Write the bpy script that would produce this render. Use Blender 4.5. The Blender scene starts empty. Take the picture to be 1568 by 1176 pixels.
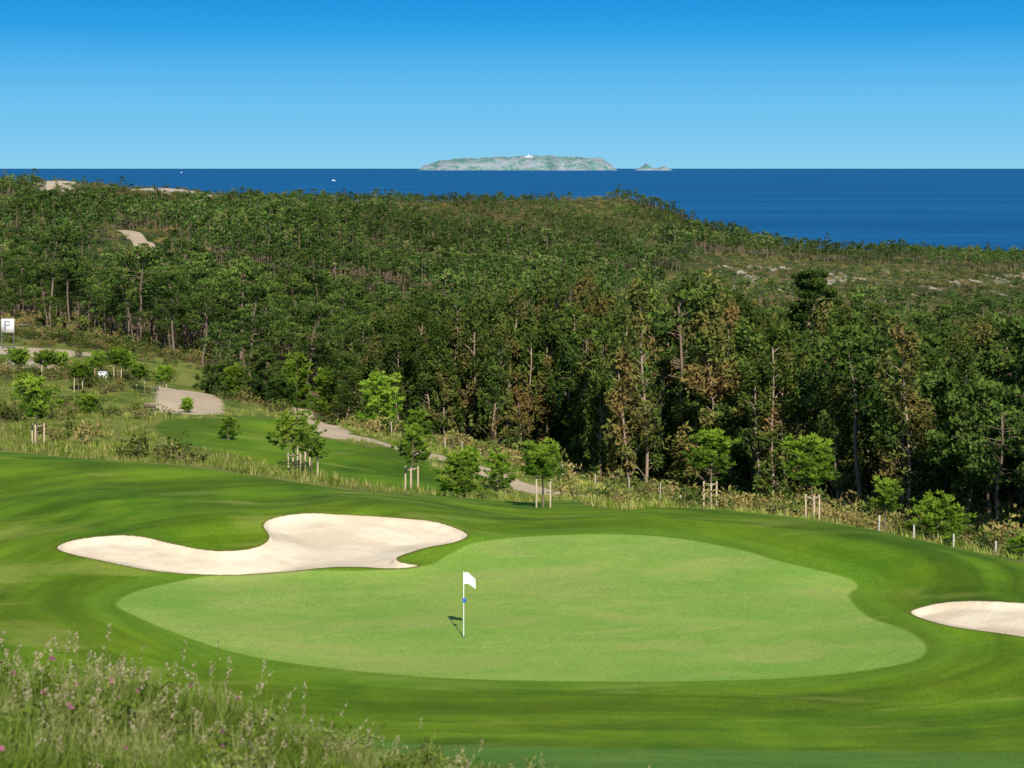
import bpy, math, random, time
import numpy as np
from mathutils import Vector
T0=time.time()
rng=np.random.default_rng(11)
random.seed(5)
EYE=15.6; F=2918.0          # eye height above the putting green, focal length in image pixels
SC=bpy.context.scene
COL=SC.collection

# ------------------------------------------------------------------ helpers
def sstep(a,b,x):
    t=np.clip((x-a)/(b-a),0,1); return t*t*(3-2*t)
def vn(x,y,seed=0):
    x=np.asarray(x,float); y=np.asarray(y,float)
    ix=np.floor(x); iy=np.floor(y); fx=x-ix; fy=y-iy
    fx=fx*fx*(3-2*fx); fy=fy*fy*(3-2*fy)
    def h(a,b):
        s=np.sin(a*127.1+b*311.7+seed*74.7)*43758.5453
        return s-np.floor(s)
    return (h(ix,iy)*(1-fx)+h(ix+1,iy)*fx)*(1-fy)+(h(ix,iy+1)*(1-fx)+h(ix+1,iy+1)*fx)*fy

# ------------------------------------------------------------------ terrain
C=[]
def P(u,v,y): C.append((u,y,EYE-(v-257)/F*y))
def Q(u,y,z): C.append((u,y,z))
for u in (0,400,784,1200,1568): Q(u,4,13.8)
Q(0,10,12.1);Q(400,10,11.8);Q(784,10,11.5);Q(1200,10,11.1);Q(1568,10,10.9)
P(0,1125,16);P(250,1150,16);P(450,1180,16);P(650,1210,16);P(800,1245,16);P(1200,1300,16);P(1568,1300,16)
for u in (0,300,600,900,1200,1568): Q(u,30,4.4); Q(u,38,2.1); Q(u,46,.95)
for u in (0,200,400): Q(u,22,7.2)
Q(0,60,.6);Q(150,60,.25);Q(1568,58,.35);Q(1450,56,.1)
for u in (300,500,784,1000,1300): Q(u,57,0.0); Q(u,52,.25)
Q(784,66,.15);Q(500,66,.12);Q(1100,66,.15);Q(1300,65,.15);Q(200,67,.25);Q(0,67,.3)
Q(784,77,.8);Q(1100,77,.8);Q(950,77,.8);Q(1300,71,.5);Q(650,73,.45)
P(1480,980,61.5);Q(1480,65.5,.62);Q(1568,65.5,.7)
P(1568,885,69);P(1460,850,73);P(1330,815,77);P(1230,795,80);P(1100,782,82);P(1000,780,82)
P(830,797,84);P(650,768,83);P(540,755,84);P(420,735,86);P(280,712,90);P(130,700,94);P(0,690,96)
P(300,883,71.2);P(500,875,71.5);P(500,791,76.5);P(200,825,74.5);P(330,830,75);P(300,770,80);P(0,830,75);P(100,800,78);P(710,822,75.5);P(620,866,72.5)
Q(1100,92,-1.1);Q(1100,110,-4.6);Q(1100,150,-12);Q(1330,90,-1.9);Q(1460,86,-2.4);Q(1568,80,-1.55);P(1568,866,92)
P(760,772,100);P(870,764,104);P(700,765,105);P(800,745,116)
P(300,690,115);P(300,645,140);P(450,645,150);P(560,690,125);P(600,750,98);Q(450,100,-.9);P(650,700,122);P(560,660,150);P(640,690,132)
P(60,690,105);P(60,640,140);P(60,580,200);P(60,540,250);P(60,500,320);P(200,640,150);P(200,590,200);P(200,545,260);P(300,600,190);P(280,550,260);P(420,630,175)
P(700,700,165);P(900,735,155);P(550,670,175);P(1200,790,130);P(1500,832,110)
for y,zz in ((220,(-8,-13,-19,-20,-19)),(300,(-10.5,-18,-26,-26,-24)),(500,(-12,-24,-33,-34,-34)),(700,(-9,-20,-29,-34,-38)),(1000,(-1,-12,-22,-31,-37)),
             (1700,(-40,-45,-50,-60,-60)),(2050,(-75,)*5),(2600,(-85,)*5)):
    for u,z in zip((0,400,784,1200,1568),zz): Q(u,y,z)
Q(0,1100,3);Q(200,1120,0);Q(330,1200,-7);Q(600,1350,-18);Q(850,1350,-20);Q(1000,1260,-12);Q(1200,1080,-31);Q(1400,1060,-32);Q(1568,1030,-37)
Q(1200,1250,-42);Q(1400,1230,-45);Q(1568,1220,-50);Q(1300,1450,-56);Q(1100,1300,-27)
Q(1480,160,-13);Q(1300,200,-18)
base=list(C)
for (u,y,z) in base:
    if u<=60: C.append((-260,y,z))
    if u>=1500: C.append((1830,y,z))
C=np.array(C)
cx=(C[:,0]-784)/F*C[:,1]; cy=C[:,1]
cq=np.stack([np.arctan2(cx,cy),np.log(np.hypot(cx,cy))],1)
def kern(d2): return 0.5*d2*np.log(d2+1e-12)
n=len(C)
K=kern(((cq[:,None]-cq[None])**2).sum(-1))+np.eye(n)*2e-4
A=np.zeros((n+3,n+3)); A[:n,:n]=K; A[:n,n]=1; A[:n,n+1:]=cq; A[n,:n]=1; A[n+1:,:n]=cq.T
W=np.linalg.solve(A,np.concatenate([C[:,2],np.zeros(3)]))
def tps(x,y):
    th=np.clip(np.arctan2(x,y),-.36,.36); lr=np.log(np.clip(np.hypot(x,y),4,2600))
    out=np.empty(th.shape)
    for i in range(0,len(th),60000):
        a=th[i:i+60000]; b=lr[i:i+60000]
        d2=(a[:,None]-cq[None,:,0])**2+(b[:,None]-cq[None,:,1])**2
        out[i:i+60000]=kern(d2)@W[:n]+W[n]+W[n+1]*a+W[n+2]*b
    return out
BUMPS=[]   # x,y,amp,sigma
def height(x,y):
    x=np.atleast_1d(np.asarray(x,float)); y=np.atleast_1d(np.asarray(y,float))
    z=tps(x,y); r=np.hypot(x,y)
    east=sstep(70,150,x)*sstep(560,680,r)
    z=z+sstep(330,560,r)*((vn(x/150,y/95,3)-.5)*12*(1-.8*east)+(vn(x/48,y/40,4)-.5)*3.5)*(1-.75*sstep(880,1060,r))
    z=z+sstep(88,100,r)*(1-sstep(280,400,r))*((vn(x/5,y/5,9)-.5)*.45)
    z=z+(1-sstep(12,40,r))*((vn(x/1.2,y/1.2,19)-.5)*.15)
    for bx,by,a,s in BUMPS: z=z+a*np.exp(-((x-bx)**2+(y-by)**2)/(2*s*s))
    return z
_ys=np.exp(np.linspace(math.log(22),math.log(1500),2600))
def pixel_to_ground(u,v,ymin=22):  # first terrain point along the camera ray through an image pixel
    ys=_ys[_ys>=ymin]; b=(u-784)/F
    g=height(b*ys,ys); ray=EYE-(v-257)/F*ys
    k=np.argmax(ray<g)
    if not (ray[k]<g[k]): k=len(ys)-1
    return (b*ys[k],ys[k])
for (u,v,a,s) in ((150,770,.42,2.8),(330,815,.44,1.9),(60,860,.30,2.6),(1380,900,-.28,2.2),(560,778,.22,2.2),(900,805,.18,3),(1250,850,.14,4),(240,740,-.34,2.1),(420,765,-.22,1.8),(1330,840,.26,2.2),(1480,880,.24,2.0),(30,740,-.25,2.4),(100,930,.15,2.5),(1500,1010,.2,2.5)):
    p=pixel_to_ground(u,v,45); BUMPS.append((p[0],p[1],a,s))
for (u,y,a,s) in ((95,1085,6,20),(265,1140,5.5,24),(940,1250,4,25),(1110,890,1.2,26),(1230,905,1.4,26),(1300,870,1.0,24),(1420,800,1.5,30),(1530,760,1.5,30)):   # dune hillocks
    BUMPS.append(((u-784)/F*y,y,a,s))

def crspline(pts,closed=True,k=7):
    pts=np.array(pts,float); N=len(pts); out=[]
    rngi=range(N if closed else N-1)
    for i in rngi:
        if closed: p0,p1,p2,p3=pts[i-1],pts[i],pts[(i+1)%N],pts[(i+2)%N]
        else: p0,p1,p2,p3=pts[max(i-1,0)],pts[i],pts[i+1],pts[min(i+2,N-1)]
        for t in np.arange(k)/k:
            out.append(.5*((2*p1)+(-p0+p2)*t+(2*p0-5*p1+4*p2-p3)*t*t+(-p0+3*p1-3*p2+p3)*t**3))
    if not closed: out.append(pts[-1])
    return np.array(out)
def sdf(x,y,poly,closed=True):
    a=poly; b=np.roll(poly,-1,0)
    if not closed: a=poly[:-1]; b=poly[1:]
    out=np.empty(len(x))
    for i in range(0,len(x),40000):
        X=x[i:i+40000,None]; Y=y[i:i+40000,None]
        dx=b[None,:,0]-a[None,:,0]; dy=b[None,:,1]-a[None,:,1]
        t=np.clip(((X-a[None,:,0])*dx+(Y-a[None,:,1])*dy)/(dx*dx+dy*dy+1e-12),0,1)
        d=np.sqrt(((X-a[None,:,0]-t*dx)**2+(Y-a[None,:,1]-t*dy)**2).min(1))
        if closed:
            c=((a[None,:,1]>Y)!=(b[None,:,1]>Y))&(X<dx*(Y-a[None,:,1])/np.where(dy==0,1e-9,dy)+a[None,:,0])
            d=np.where(c.sum(1)%2==1,-d,d)
        out[i:i+40000]=d
    return out
green_o=[(178,925),(215,905),(300,888),(420,880),(560,876),(640,872),(690,850),(740,830),(820,822),(930,819),(1040,826),(1130,842),(1200,862),(1290,884),(1313,898),(1300,915),(1330,945),(1390,968),(1418,992),(1400,1012),(1330,1027),(1200,1039),(1000,1044),(800,1043),(640,1036),(480,1020),(360,1000),(270,970),(210,945)]
bunk_o=[(88,842),(112,831),(165,824),(215,826),(260,838),(310,848),(360,850),(398,842),(413,828),(404,808),(420,797),(460,791),(520,791),(600,797),(670,806),(714,821),(700,832),(650,843),(610,856),(612,865),(640,871),(600,874),(520,872),(440,878),(370,883),(300,883),(220,877),(160,866),(110,853)]
bunk2_o=[(1395,942),(1430,932),(1490,926),(1560,928),(1640,935),(1720,955),(1700,985),(1620,988),(1540,978),(1470,966),(1420,954)]
tee_o=[(243,648),(320,641),(420,641),(475,657),(540,681),(605,690),(660,715),(700,745),(650,758),(560,752),(480,742),(430,722),(380,700),(300,684),(250,668)]
g_poly=crspline([pixel_to_ground(u,v,50) for u,v in green_o])
b_poly=crspline([pixel_to_ground(u,v,50) for u,v in bunk_o])
b2_poly=crspline([pixel_to_ground(u,v,50) for u,v in bunk2_o])
t_poly=crspline([pixel_to_ground(u,v,98) for u,v in tee_o])
def UY(l): return np.array([((u-784)/F*y,y) for u,y in l])
path_lines=[(crspline([pixel_to_ground(u,v,98) for u,v in ((462,628),(500,655),(550,672),(640,692),(740,720),(800,746),(866,759))],False),1.4),
            (crspline(UY([(1490,84),(1560,84),(1680,83)]),False),1.2),
            (crspline(UY([(262,215),(275,190),(290,170),(284,158)]),False),2.9),
            (crspline(UY([(190,790),(205,740),(218,680),(232,630)]),False),3.8),
            (crspline(UY([(-80,262),(20,262),(60,250)]),False),6.0),
            (crspline(UY([(80,245),(170,262)]),False),2.0)]
dune_blobs=[(95,1080,20,36,1.10),(265,1130,40,30,1.05),(20,330,5,12,1.15),(70,235,5,9,1.15),(150,250,5,8,1.15),(110,205,4,6,1.15),(905,1270,14,20,1.1),(478,158,2.2,4,1.15)]
def fstart(u): return np.interp(u,[0,200,300,335,480,520,700,900,1100,1200,1400,1500,1568,1800],[300,285,270,205,190,168,162,152,135,126,113,107,98,95])
def fields(x,y):
    yy=np.where(y>1,y,1.0); u=784+F*x/yy
    u=np.where(y>1,u,np.where(x>0,1e4,-1e4))
    r=np.hypot(x,y)
    f={}
    for k in ('sd_green','sd_sand'): f[k]=np.full(len(x),50.)
    m=(r<112)&(np.abs(x)<40)&(y>30)
    f['sd_green'][m]=sdf(x[m],y[m],g_poly)
    m2=m&(y>54)&(y<90)
    f['sd_sand'][m2]=np.minimum(sdf(x[m2],y[m2],b_poly),sdf(x[m2],y[m2],b2_poly))
    cr=np.interp(u,[0,130,280,420,540,620,660,760,880,930,1000,1100,1230,1330,1460,1568],[95,93,89.5,86.5,85,86,95,101,101,90,84.5,84.5,82,79,75,71])
    mown=np.minimum(cr-y,y-24)
    m3=(r>80)&(r<200)&(x<10)
    t=np.full(len(x),99.); t[m3]=sdf(x[m3],y[m3],t_poly)
    f['mown']=np.maximum(mown,-t)
    f['semi']=np.interp(u,[300,430,700,1000,1568],[52,51.3,50,49.6,49])-y
    p=np.full(len(x),99.)
    for l,w in path_lines:
        mm=(y>l[:,1].min()-20)&(y<l[:,1].max()+20)
        if mm.any(): p[mm]=np.minimum(p[mm],sdf(x[mm],y[mm],l,False)-w)
    f['path']=p
    f['forest']=(y-fstart(u))
    d=np.zeros(len(x))
    for (bu,by,rx,ry,am) in dune_blobs:
        bx=(bu-784)/F*by
        d=np.maximum(d,am-np.sqrt(((x-bx)/rx)**2+((y-by)/ry)**2)*.55)
    zz=sstep(1020,1090,u)*sstep(750,800,y)*(1-sstep(890,940,y))*(1-.35*sstep(1310,1340,u))*(1-sstep(1500,1600,u)*.4)
    d=np.maximum(d,zz*(.52+.22*vn(x/24,y/30,61)))
    zz=sstep(1120,1300,u)*sstep(380,460,y)*(1-sstep(930,960,y))
    d=np.maximum(d,zz*.57)
    f['dune']=np.maximum(d,0)
    return f
def carve(z,sg,ss):
    ins=sstep(0,.28,-ss)*.14+sstep(0,1.8,-ss)*.34
    z=z-ins
    z=z+.08*np.exp(-(np.maximum(ss,0)/.5)**2)*sstep(-.2,0,ss)
    z=z+.06*np.exp(-((sg-2.6)/1.2)**2)
    return z

# ------------------------------------------------------------------ node DSL
class N:
    def __init__(s,tree): s.t=tree; s.L=tree.links
    def node(s,ty,**k):
        n=s.t.nodes.new(ty)
        for a,b in k.items(): setattr(n,a,b)
        return n
    def put(s,sock,v):
        if isinstance(v,bpy.types.NodeSocket): s.L.new(v,sock)
        elif isinstance(v,(tuple,list)) and len(v)==3 and sock.type=='RGBA': sock.default_value=(*v,1)
        else: sock.default_value=v
    def math(s,op,a,b=0.0,c=None,clamp=False):
        n=s.node('ShaderNodeMath',operation=op); n.use_clamp=clamp
        s.put(n.inputs[0],a); s.put(n.inputs[1],b)
        if c is not None: s.put(n.inputs[2],c)
        return n.outputs[0]
    def mix(s,f,a,b,bt='MIX'):
        n=s.node('ShaderNodeMix',data_type='RGBA',blend_type=bt)
        s.put(n.inputs[0],f); s.put(n.inputs[6],a); s.put(n.inputs[7],b); return n.outputs[2]
    def attr(s,name):
        n=s.node('ShaderNodeAttribute',attribute_name=name); return n.outputs['Fac']
    def pos(s): return s.node('ShaderNodeNewGeometry').outputs['Position']
    def scale(s,vec,xyz):
        n=s.node('ShaderNodeVectorMath',operation='MULTIPLY'); s.put(n.inputs[0],vec); n.inputs[1].default_value=xyz; return n.outputs[0]
    def gain(s,col,f):
        n=s.node('ShaderNodeVectorMath',operation='SCALE'); s.put(n.inputs[0],col); s.put(n.inputs['Scale'],f); return n.outputs[0]
    def noise(s,vec,sc,det=3,rough=.5,dist=0):
        n=s.node('ShaderNodeTexNoise'); s.put(n.inputs['Vector'],vec); n.inputs['Scale'].default_value=sc
        n.inputs['Detail'].default_value=det; n.inputs['Roughness'].default_value=rough; n.inputs['Distortion'].default_value=dist
        return n.outputs[0]
    def mr(s,v,a,b,c=0.,d=1.,smooth=True):
        n=s.node('ShaderNodeMapRange'); 
        if smooth: n.interpolation_type='SMOOTHSTEP'
        s.put(n.inputs[0],v); n.inputs[1].default_value=a; n.inputs[2].default_value=b; n.inputs[3].default_value=c; n.inputs[4].default_value=d
        return n.outputs[0]
def newmat(name):
    m=bpy.data.materials.new(name); m.use_nodes=True; m.node_tree.nodes.clear()
    k=N(m.node_tree); out=k.node('ShaderNodeOutputMaterial'); return m,k,out
def simple(name,col,rough=.6,var=.15,scale=4,metal=0,bump=0):
    m,k,out=newmat(name); b=k.node('ShaderNodeBsdfPrincipled')
    nz=k.noise(k.pos(),scale,2)
    c=k.mix(nz,tuple(x*(1-var) for x in col),tuple(min(1,x*(1+var)) for x in col))
    k.put(b.inputs['Base Color'],c); b.inputs['Roughness'].default_value=rough; b.inputs['Metallic'].default_value=metal
    k.L.new(b.outputs[0],out.inputs[0]); return m
def foliage(name,c1,c2,c3,nscale=.4,trans=.25,rand=.35,third=(.55,.75),rw=.30,nw=.85):
    m,k,out=newmat(name)
    pos=k.pos(); nz=k.noise(pos,nscale,1,.6)
    tone=k.attr('tone'); rnd=k.node('ShaderNodeObjectInfo').outputs['Random']
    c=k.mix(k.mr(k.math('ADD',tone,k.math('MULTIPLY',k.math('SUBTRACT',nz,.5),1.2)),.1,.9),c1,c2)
    big=k.noise(pos,.012,1,.6)
    f3=k.mr(k.math('ADD',k.math('MULTIPLY',rnd,rw),k.math('MULTIPLY',nz,nw)),third[0],third[1])
    c=k.mix(f3,c,c3)
    br=k.math('ADD',k.math('MULTIPLY',k.math('SUBTRACT',rnd,.5),rand*2),1.0)
    br=k.math('MULTIPLY',br,k.mr(big,.35,.65,.72,1.28))
    v=k.gain(c,br)
    d=k.node('ShaderNodeBsdfDiffuse'); k.put(d.inputs[0],v)
    if trans>0:
        t=k.node('ShaderNodeBsdfTranslucent'); mx=k.node('ShaderNodeMixShader')
        k.put(t.inputs[0],v); mx.inputs[0].default_value=trans
        k.L.new(d.outputs[0],mx.inputs[1]); k.L.new(t.outputs[0],mx.inputs[2]); k.L.new(mx.outputs[0],out.inputs[0])
    else: k.L.new(d.outputs[0],out.inputs[0])
    return m

# ------------------------------------------------------------------ ground material
def ground_mat():
    m,k,out=newmat('terrain_grass_and_sand'); pos=k.pos()
    big=k.noise(pos,.09,3,.55); mid=k.noise(pos,.7,3,.6); fine=k.noise(pos,9,2,.7); mic=k.noise(pos,34,1,.7)
    sg=k.attr('sd_green'); ss=k.attr('sd_sand')
    sx=k.node('ShaderNodeSeparateXYZ'); k.L.new(pos,sx.inputs[0])
    # mown surround
    c=k.mix(k.mr(big,.35,.68),(.066,.152,.006),(.140,.230,.009))
    c=k.mix(k.math('MULTIPLY',k.mr(mid,.3,.75),.40),c,(.17,.255,.012))
    # mowing passes that follow the putting green, with mound shading painted in
    cb=k.node('ShaderNodeCombineXYZ'); k.put(cb.inputs[0],k.math('MULTIPLY',sg,.50)); k.put(cb.inputs[1],k.math('MULTIPLY',sx.outputs[0],.10)); k.put(cb.inputs[2],k.math('MULTIPLY',sx.outputs[1],.06))
    pas_shade=k.noise(cb.outputs[0],1.0,3,.6,.5)
    c=k.gain(c,k.mr(pas_shade,.34,.66,.74,1.24))
    # narrow mower passes
    c=k.gain(c,k.mr(k.math('SINE',k.math('MULTIPLY',k.math('ADD',sg,k.math('MULTIPLY',big,2.)),3.6)),-.5,.5,.96,1.035))
    dg=k.math('ADD',k.math('MULTIPLY',sx.outputs[0],.9),k.math('ADD',k.math('MULTIPLY',sx.outputs[1],.55),k.math('MULTIPLY',big,9.)))
    c=k.gain(c,k.mr(k.math('SINE',dg),-.4,.4,.95,1.05))
    dry=k.noise(k.scale(pos,(.12,.35,.3)),1.0,3,.6,.6)
    c=k.mix(k.math('MULTIPLY',k.mr(dry,.53,.68),.60),c,(.26,.30,.055))
    semi=k.mr(k.math('ADD',k.attr('semi'),k.math('MULTIPLY',mid,.5)),0,.7)
    c=k.mix(k.math('MULTIPLY',semi,.7),c,k.mix(mid,(.075,.18,.030),(.13,.26,.045)))
    # collar + green
    c=k.mix(k.math('MULTIPLY',k.mr(sg,1.3,.9),.40),c,(.13,.26,.022))
    gcol=k.mix(k.mr(k.noise(k.scale(pos,(.16,.3,.2)),1,3,.6,.4),.35,.7),(.200,.350,.052),(.295,.402,.078))
    gcol=k.mix(k.math('MULTIPLY',k.mr(k.noise(pos,1.6,3,.7),.4,.7),.35),gcol,(.16,.31,.05))
    gcol=k.mix(k.math('MULTIPLY',k.mr(dry,.50,.66),.45),gcol,(.38,.39,.12))
    c=k.mix(k.mr(sg,.10,-.10),c,gcol)
    # rough (long grass)
    r1=k.noise(pos,.22,4,.65,.3)
    rc=k.mix(k.mr(r1,.35,.62),(.085,.135,.015),(.22,.24,.05))
    rc=k.mix(k.mr(k.noise(pos,.9,3,.7),.56,.70),rc,(.24,.165,.08))
    mo=k.math('ADD',k.attr('mown'),k.math('MULTIPLY',k.math('SUBTRACT',mid,.5),1.5))
    c=k.mix(k.mr(mo,.25,-.25),c,rc)
    # forest floor / scrub
    fl=k.mix(k.mr(k.noise(pos,.05,4,.65),.38,.62),(.036,.065,.013),(.10,.115,.030))
    fl=k.mix(k.mr(k.noise(pos,.13,3,.7),.53,.64),fl,(.18,.11,.060))
    fo=k.math('ADD',k.attr('forest'),k.math('MULTIPLY',k.math('SUBTRACT',mid,.5),8))
    c=k.mix(k.mr(fo,-3,2),c,fl)
    # dune sand patches
    dn=k.math('ADD',k.attr('dune'),k.math('MULTIPLY',k.math('SUBTRACT',k.noise(k.scale(pos,(.10,.030,.1)),1,5,.75),.5),2.2))
    c=k.mix(k.mr(dn,.66,.84),c,k.mix(k.noise(pos,.25,4,.7),(.36,.29,.20),(.66,.56,.42)))
    # tracks
    pa=k.math('ADD',k.attr('path'),k.math('MULTIPLY',k.math('SUBTRACT',mid,.5),1.8))
    pcol=k.mix(r1,(.44,.32,.20),(.70,.56,.39))
    c=k.mix(k.mr(pa,.25,-.25),c,pcol)
    # grain
    gr=k.mr(k.math('ADD',k.math('MULTIPLY',fine,.6),k.math('MULTIPLY',mic,.4)),.3,.7,.76,1.24,False)
    c=k.gain(c,gr)
    # bunker sand and brown turf edge, with overhang shadow put into its colour
    lip_shade=k.math('MULTIPLY',k.mr(ss,.18,.04),k.mr(mic,.3,.6))
    c=k.mix(k.math('MULTIPLY',lip_shade,.85),c,(.12,.07,.022))
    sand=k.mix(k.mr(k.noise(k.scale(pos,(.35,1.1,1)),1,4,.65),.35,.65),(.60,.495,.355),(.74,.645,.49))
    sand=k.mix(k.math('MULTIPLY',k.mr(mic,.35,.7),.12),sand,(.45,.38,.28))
    sand=k.mix(k.math('MULTIPLY',k.mr(ss,-2.6,-.9,1,0),.30),sand,(.55,.45,.33))  # hollow shading put into the sand colour, darker away from the rim
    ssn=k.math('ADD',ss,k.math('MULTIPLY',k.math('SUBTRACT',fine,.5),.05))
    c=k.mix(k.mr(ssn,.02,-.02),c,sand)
    b=k.node('ShaderNodeBsdfPrincipled'); k.put(b.inputs['Base Color'],c); b.inputs['Roughness'].default_value=.9
    b.inputs['Specular IOR Level'].default_value=.10
    bn=k.node('ShaderNodeBump'); bn.inputs['Strength'].default_value=.5; bn.inputs['Distance'].default_value=.06
    hh=k.math('ADD',fine,k.math('MULTIPLY',mid,1.5))
    k.put(bn.inputs['Height'],hh); k.put(b.inputs['Normal'],bn.outputs[0])
    k.L.new(b.outputs[0],out.inputs[0]); return m

def grid_mesh(name,X,Y,Z,mat,smooth=True,attrs=None):
    R,Cn=X.shape
    me=bpy.data.meshes.new(name); co=np.stack([X,Y,Z],-1).reshape(-1,3).astype(np.float32)
    i=np.arange(R*Cn).reshape(R,Cn)
    q=np.stack([i[:-1,:-1],i[:-1,1:],i[1:,1:],i[1:,:-1]],-1).reshape(-1,4).astype(np.int32)
    me.vertices.add(len(co)); me.vertices.foreach_set('co',co.ravel())
    me.loops.add(q.size); me.loops.foreach_set('vertex_index',q.ravel())
    me.polygons.add(len(q)); me.polygons.foreach_set('loop_start',np.arange(0,q.size,4,dtype=np.int32))
    me.polygons.foreach_set('loop_total',np.full(len(q),4,np.int32))
    me.polygons.foreach_set('use_smooth',np.full(len(q),smooth))
    me.update(calc_edges=True)
    for kx,vv in (attrs or {}).items():
        a=me.attributes.new(kx,'FLOAT','POINT'); a.data.foreach_set('value',np.asarray(vv,np.float32).ravel())
    me.materials.append(mat); o=bpy.data.objects.new(name,me); COL.objects.link(o); return o

th=np.concatenate([np.linspace(-math.pi,-.5,26)[:-1],np.linspace(-.5,-.31,12)[:-1],np.linspace(-.31,.31,640),np.linspace(.31,.5,12)[1:],np.linspace(.5,math.pi,26)[1:]])
L=math.log
lr=np.concatenate([np.linspace(L(.3),L(4),10)[:-1],np.arange(L(4),L(50),.010),np.arange(L(50),L(60),.003),np.arange(L(60),L(80),.0013),np.arange(L(80),L(100),.003),np.arange(L(100),L(2600),.0075)])
TH,LR=np.meshgrid(th,lr); RR=np.exp(LR); X=RR*np.sin(TH); Y=RR*np.cos(TH)
xf,yf=X.ravel(),Y.ravel()
fd=fields(xf,yf)
Z=carve(height(xf,yf),fd['sd_green'],fd['sd_sand'])
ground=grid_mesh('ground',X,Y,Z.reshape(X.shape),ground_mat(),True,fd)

# ------------------------------------------------------------------ sea
m,k,out=newmat('sea_water'); pos=k.pos(); b=k.node('ShaderNodeBsdfPrincipled')
nz=k.noise(k.scale(pos,(.0006,.0028,1)),1,5,.6); n2=k.noise(k.scale(pos,(.01,.03,1)),1,4,.6)
c=k.mix(k.mr(nz,.35,.65),(.002,.085,.230),(.008,.118,.30)); c=k.mix(k.math('MULTIPLY',k.mr(n2,.45,.75),.35),c,(.012,.15,.36))
k.put(b.inputs['Base Color'],c); b.inputs['Roughness'].default_value=.55; b.inputs['Specular IOR Level'].default_value=.08
bn=k.node('ShaderNodeBump'); bn.inputs['Strength'].default_value=.4; bn.inputs['Distance'].default_value=1
k.put(bn.inputs['Height'],n2); k.put(b.inputs['Normal'],bn.outputs[0]); k.L.new(b.outputs[0],out.inputs[0])
tt,ll=np.meshgrid(np.linspace(-math.pi,math.pi,181),np.concatenate([np.linspace(math.log(1250),math.log(200000),60)]))
sea=grid_mesh('sea',np.exp(ll)*np.sin(tt),np.exp(ll)*np.cos(tt),np.full(tt.shape,-65.),m,False)

# ------------------------------------------------------------------ island
def island(name,u0,u1,prof,dist,depth,mat,seed):
    x0,x1=(u0-784)/F*dist,(u1-784)/F*dist
    nx,ny=260,60
    xs=np.linspace(x0,x1,nx); ys=np.linspace(0,1,ny); GX,GY=np.meshgrid(xs,ys)
    uu=784+F*GX/dist
    h=np.interp(uu,[p[0] for p in prof],[p[1] for p in prof])/F*dist
    sy=sstep(0,.22,GY)**.8*(1-sstep(.85,1,GY)); sy=sy*(.72+.28*sstep(.1,.55,GY))
    nzz=vn(GX/260,GY*7,seed); n3=vn(GX/90,GY*14,seed+1)
    h=h*sy*(.80+.22*nzz+.12*n3)
    off=(vn(GX/500,GX*0,seed+5)-.5)*depth*.3
    return grid_mesh(name,GX,dist+GY*depth+off,-66+h,mat,True)
m,k,out=newmat('island_rock_hazed'); pos=k.pos(); b=k.node('ShaderNodeBsdfDiffuse')
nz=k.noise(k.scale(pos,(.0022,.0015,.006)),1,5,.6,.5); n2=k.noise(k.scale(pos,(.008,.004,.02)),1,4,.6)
c=k.mix(k.mr(nz,.42,.58),(.26,.32,.36),(.09,.24,.21)); c=k.mix(k.math('MULTIPLY',k.mr(n2,.45,.7),.6),c,(.48,.45,.42))  # bluish air haze mixed into the rock and green colours
k.put(b.inputs[0],c); k.L.new(b.outputs[0],out.inputs[0]); hazed_rockm=m
isl=island('island',636,948,[(636,0),(645,8),(670,15),(700,18),(760,21),(810,23),(870,22),(905,19),(925,18),(940,10),(948,0)],58000,3000,hazed_rockm,5)
isl2=island('sea_islet',974,1032,[(974,0),(985,6),(992,11),(1000,4),(1008,3),(1018,7),(1026,4),(1032,0)],58000,900,hazed_rockm,8)

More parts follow.
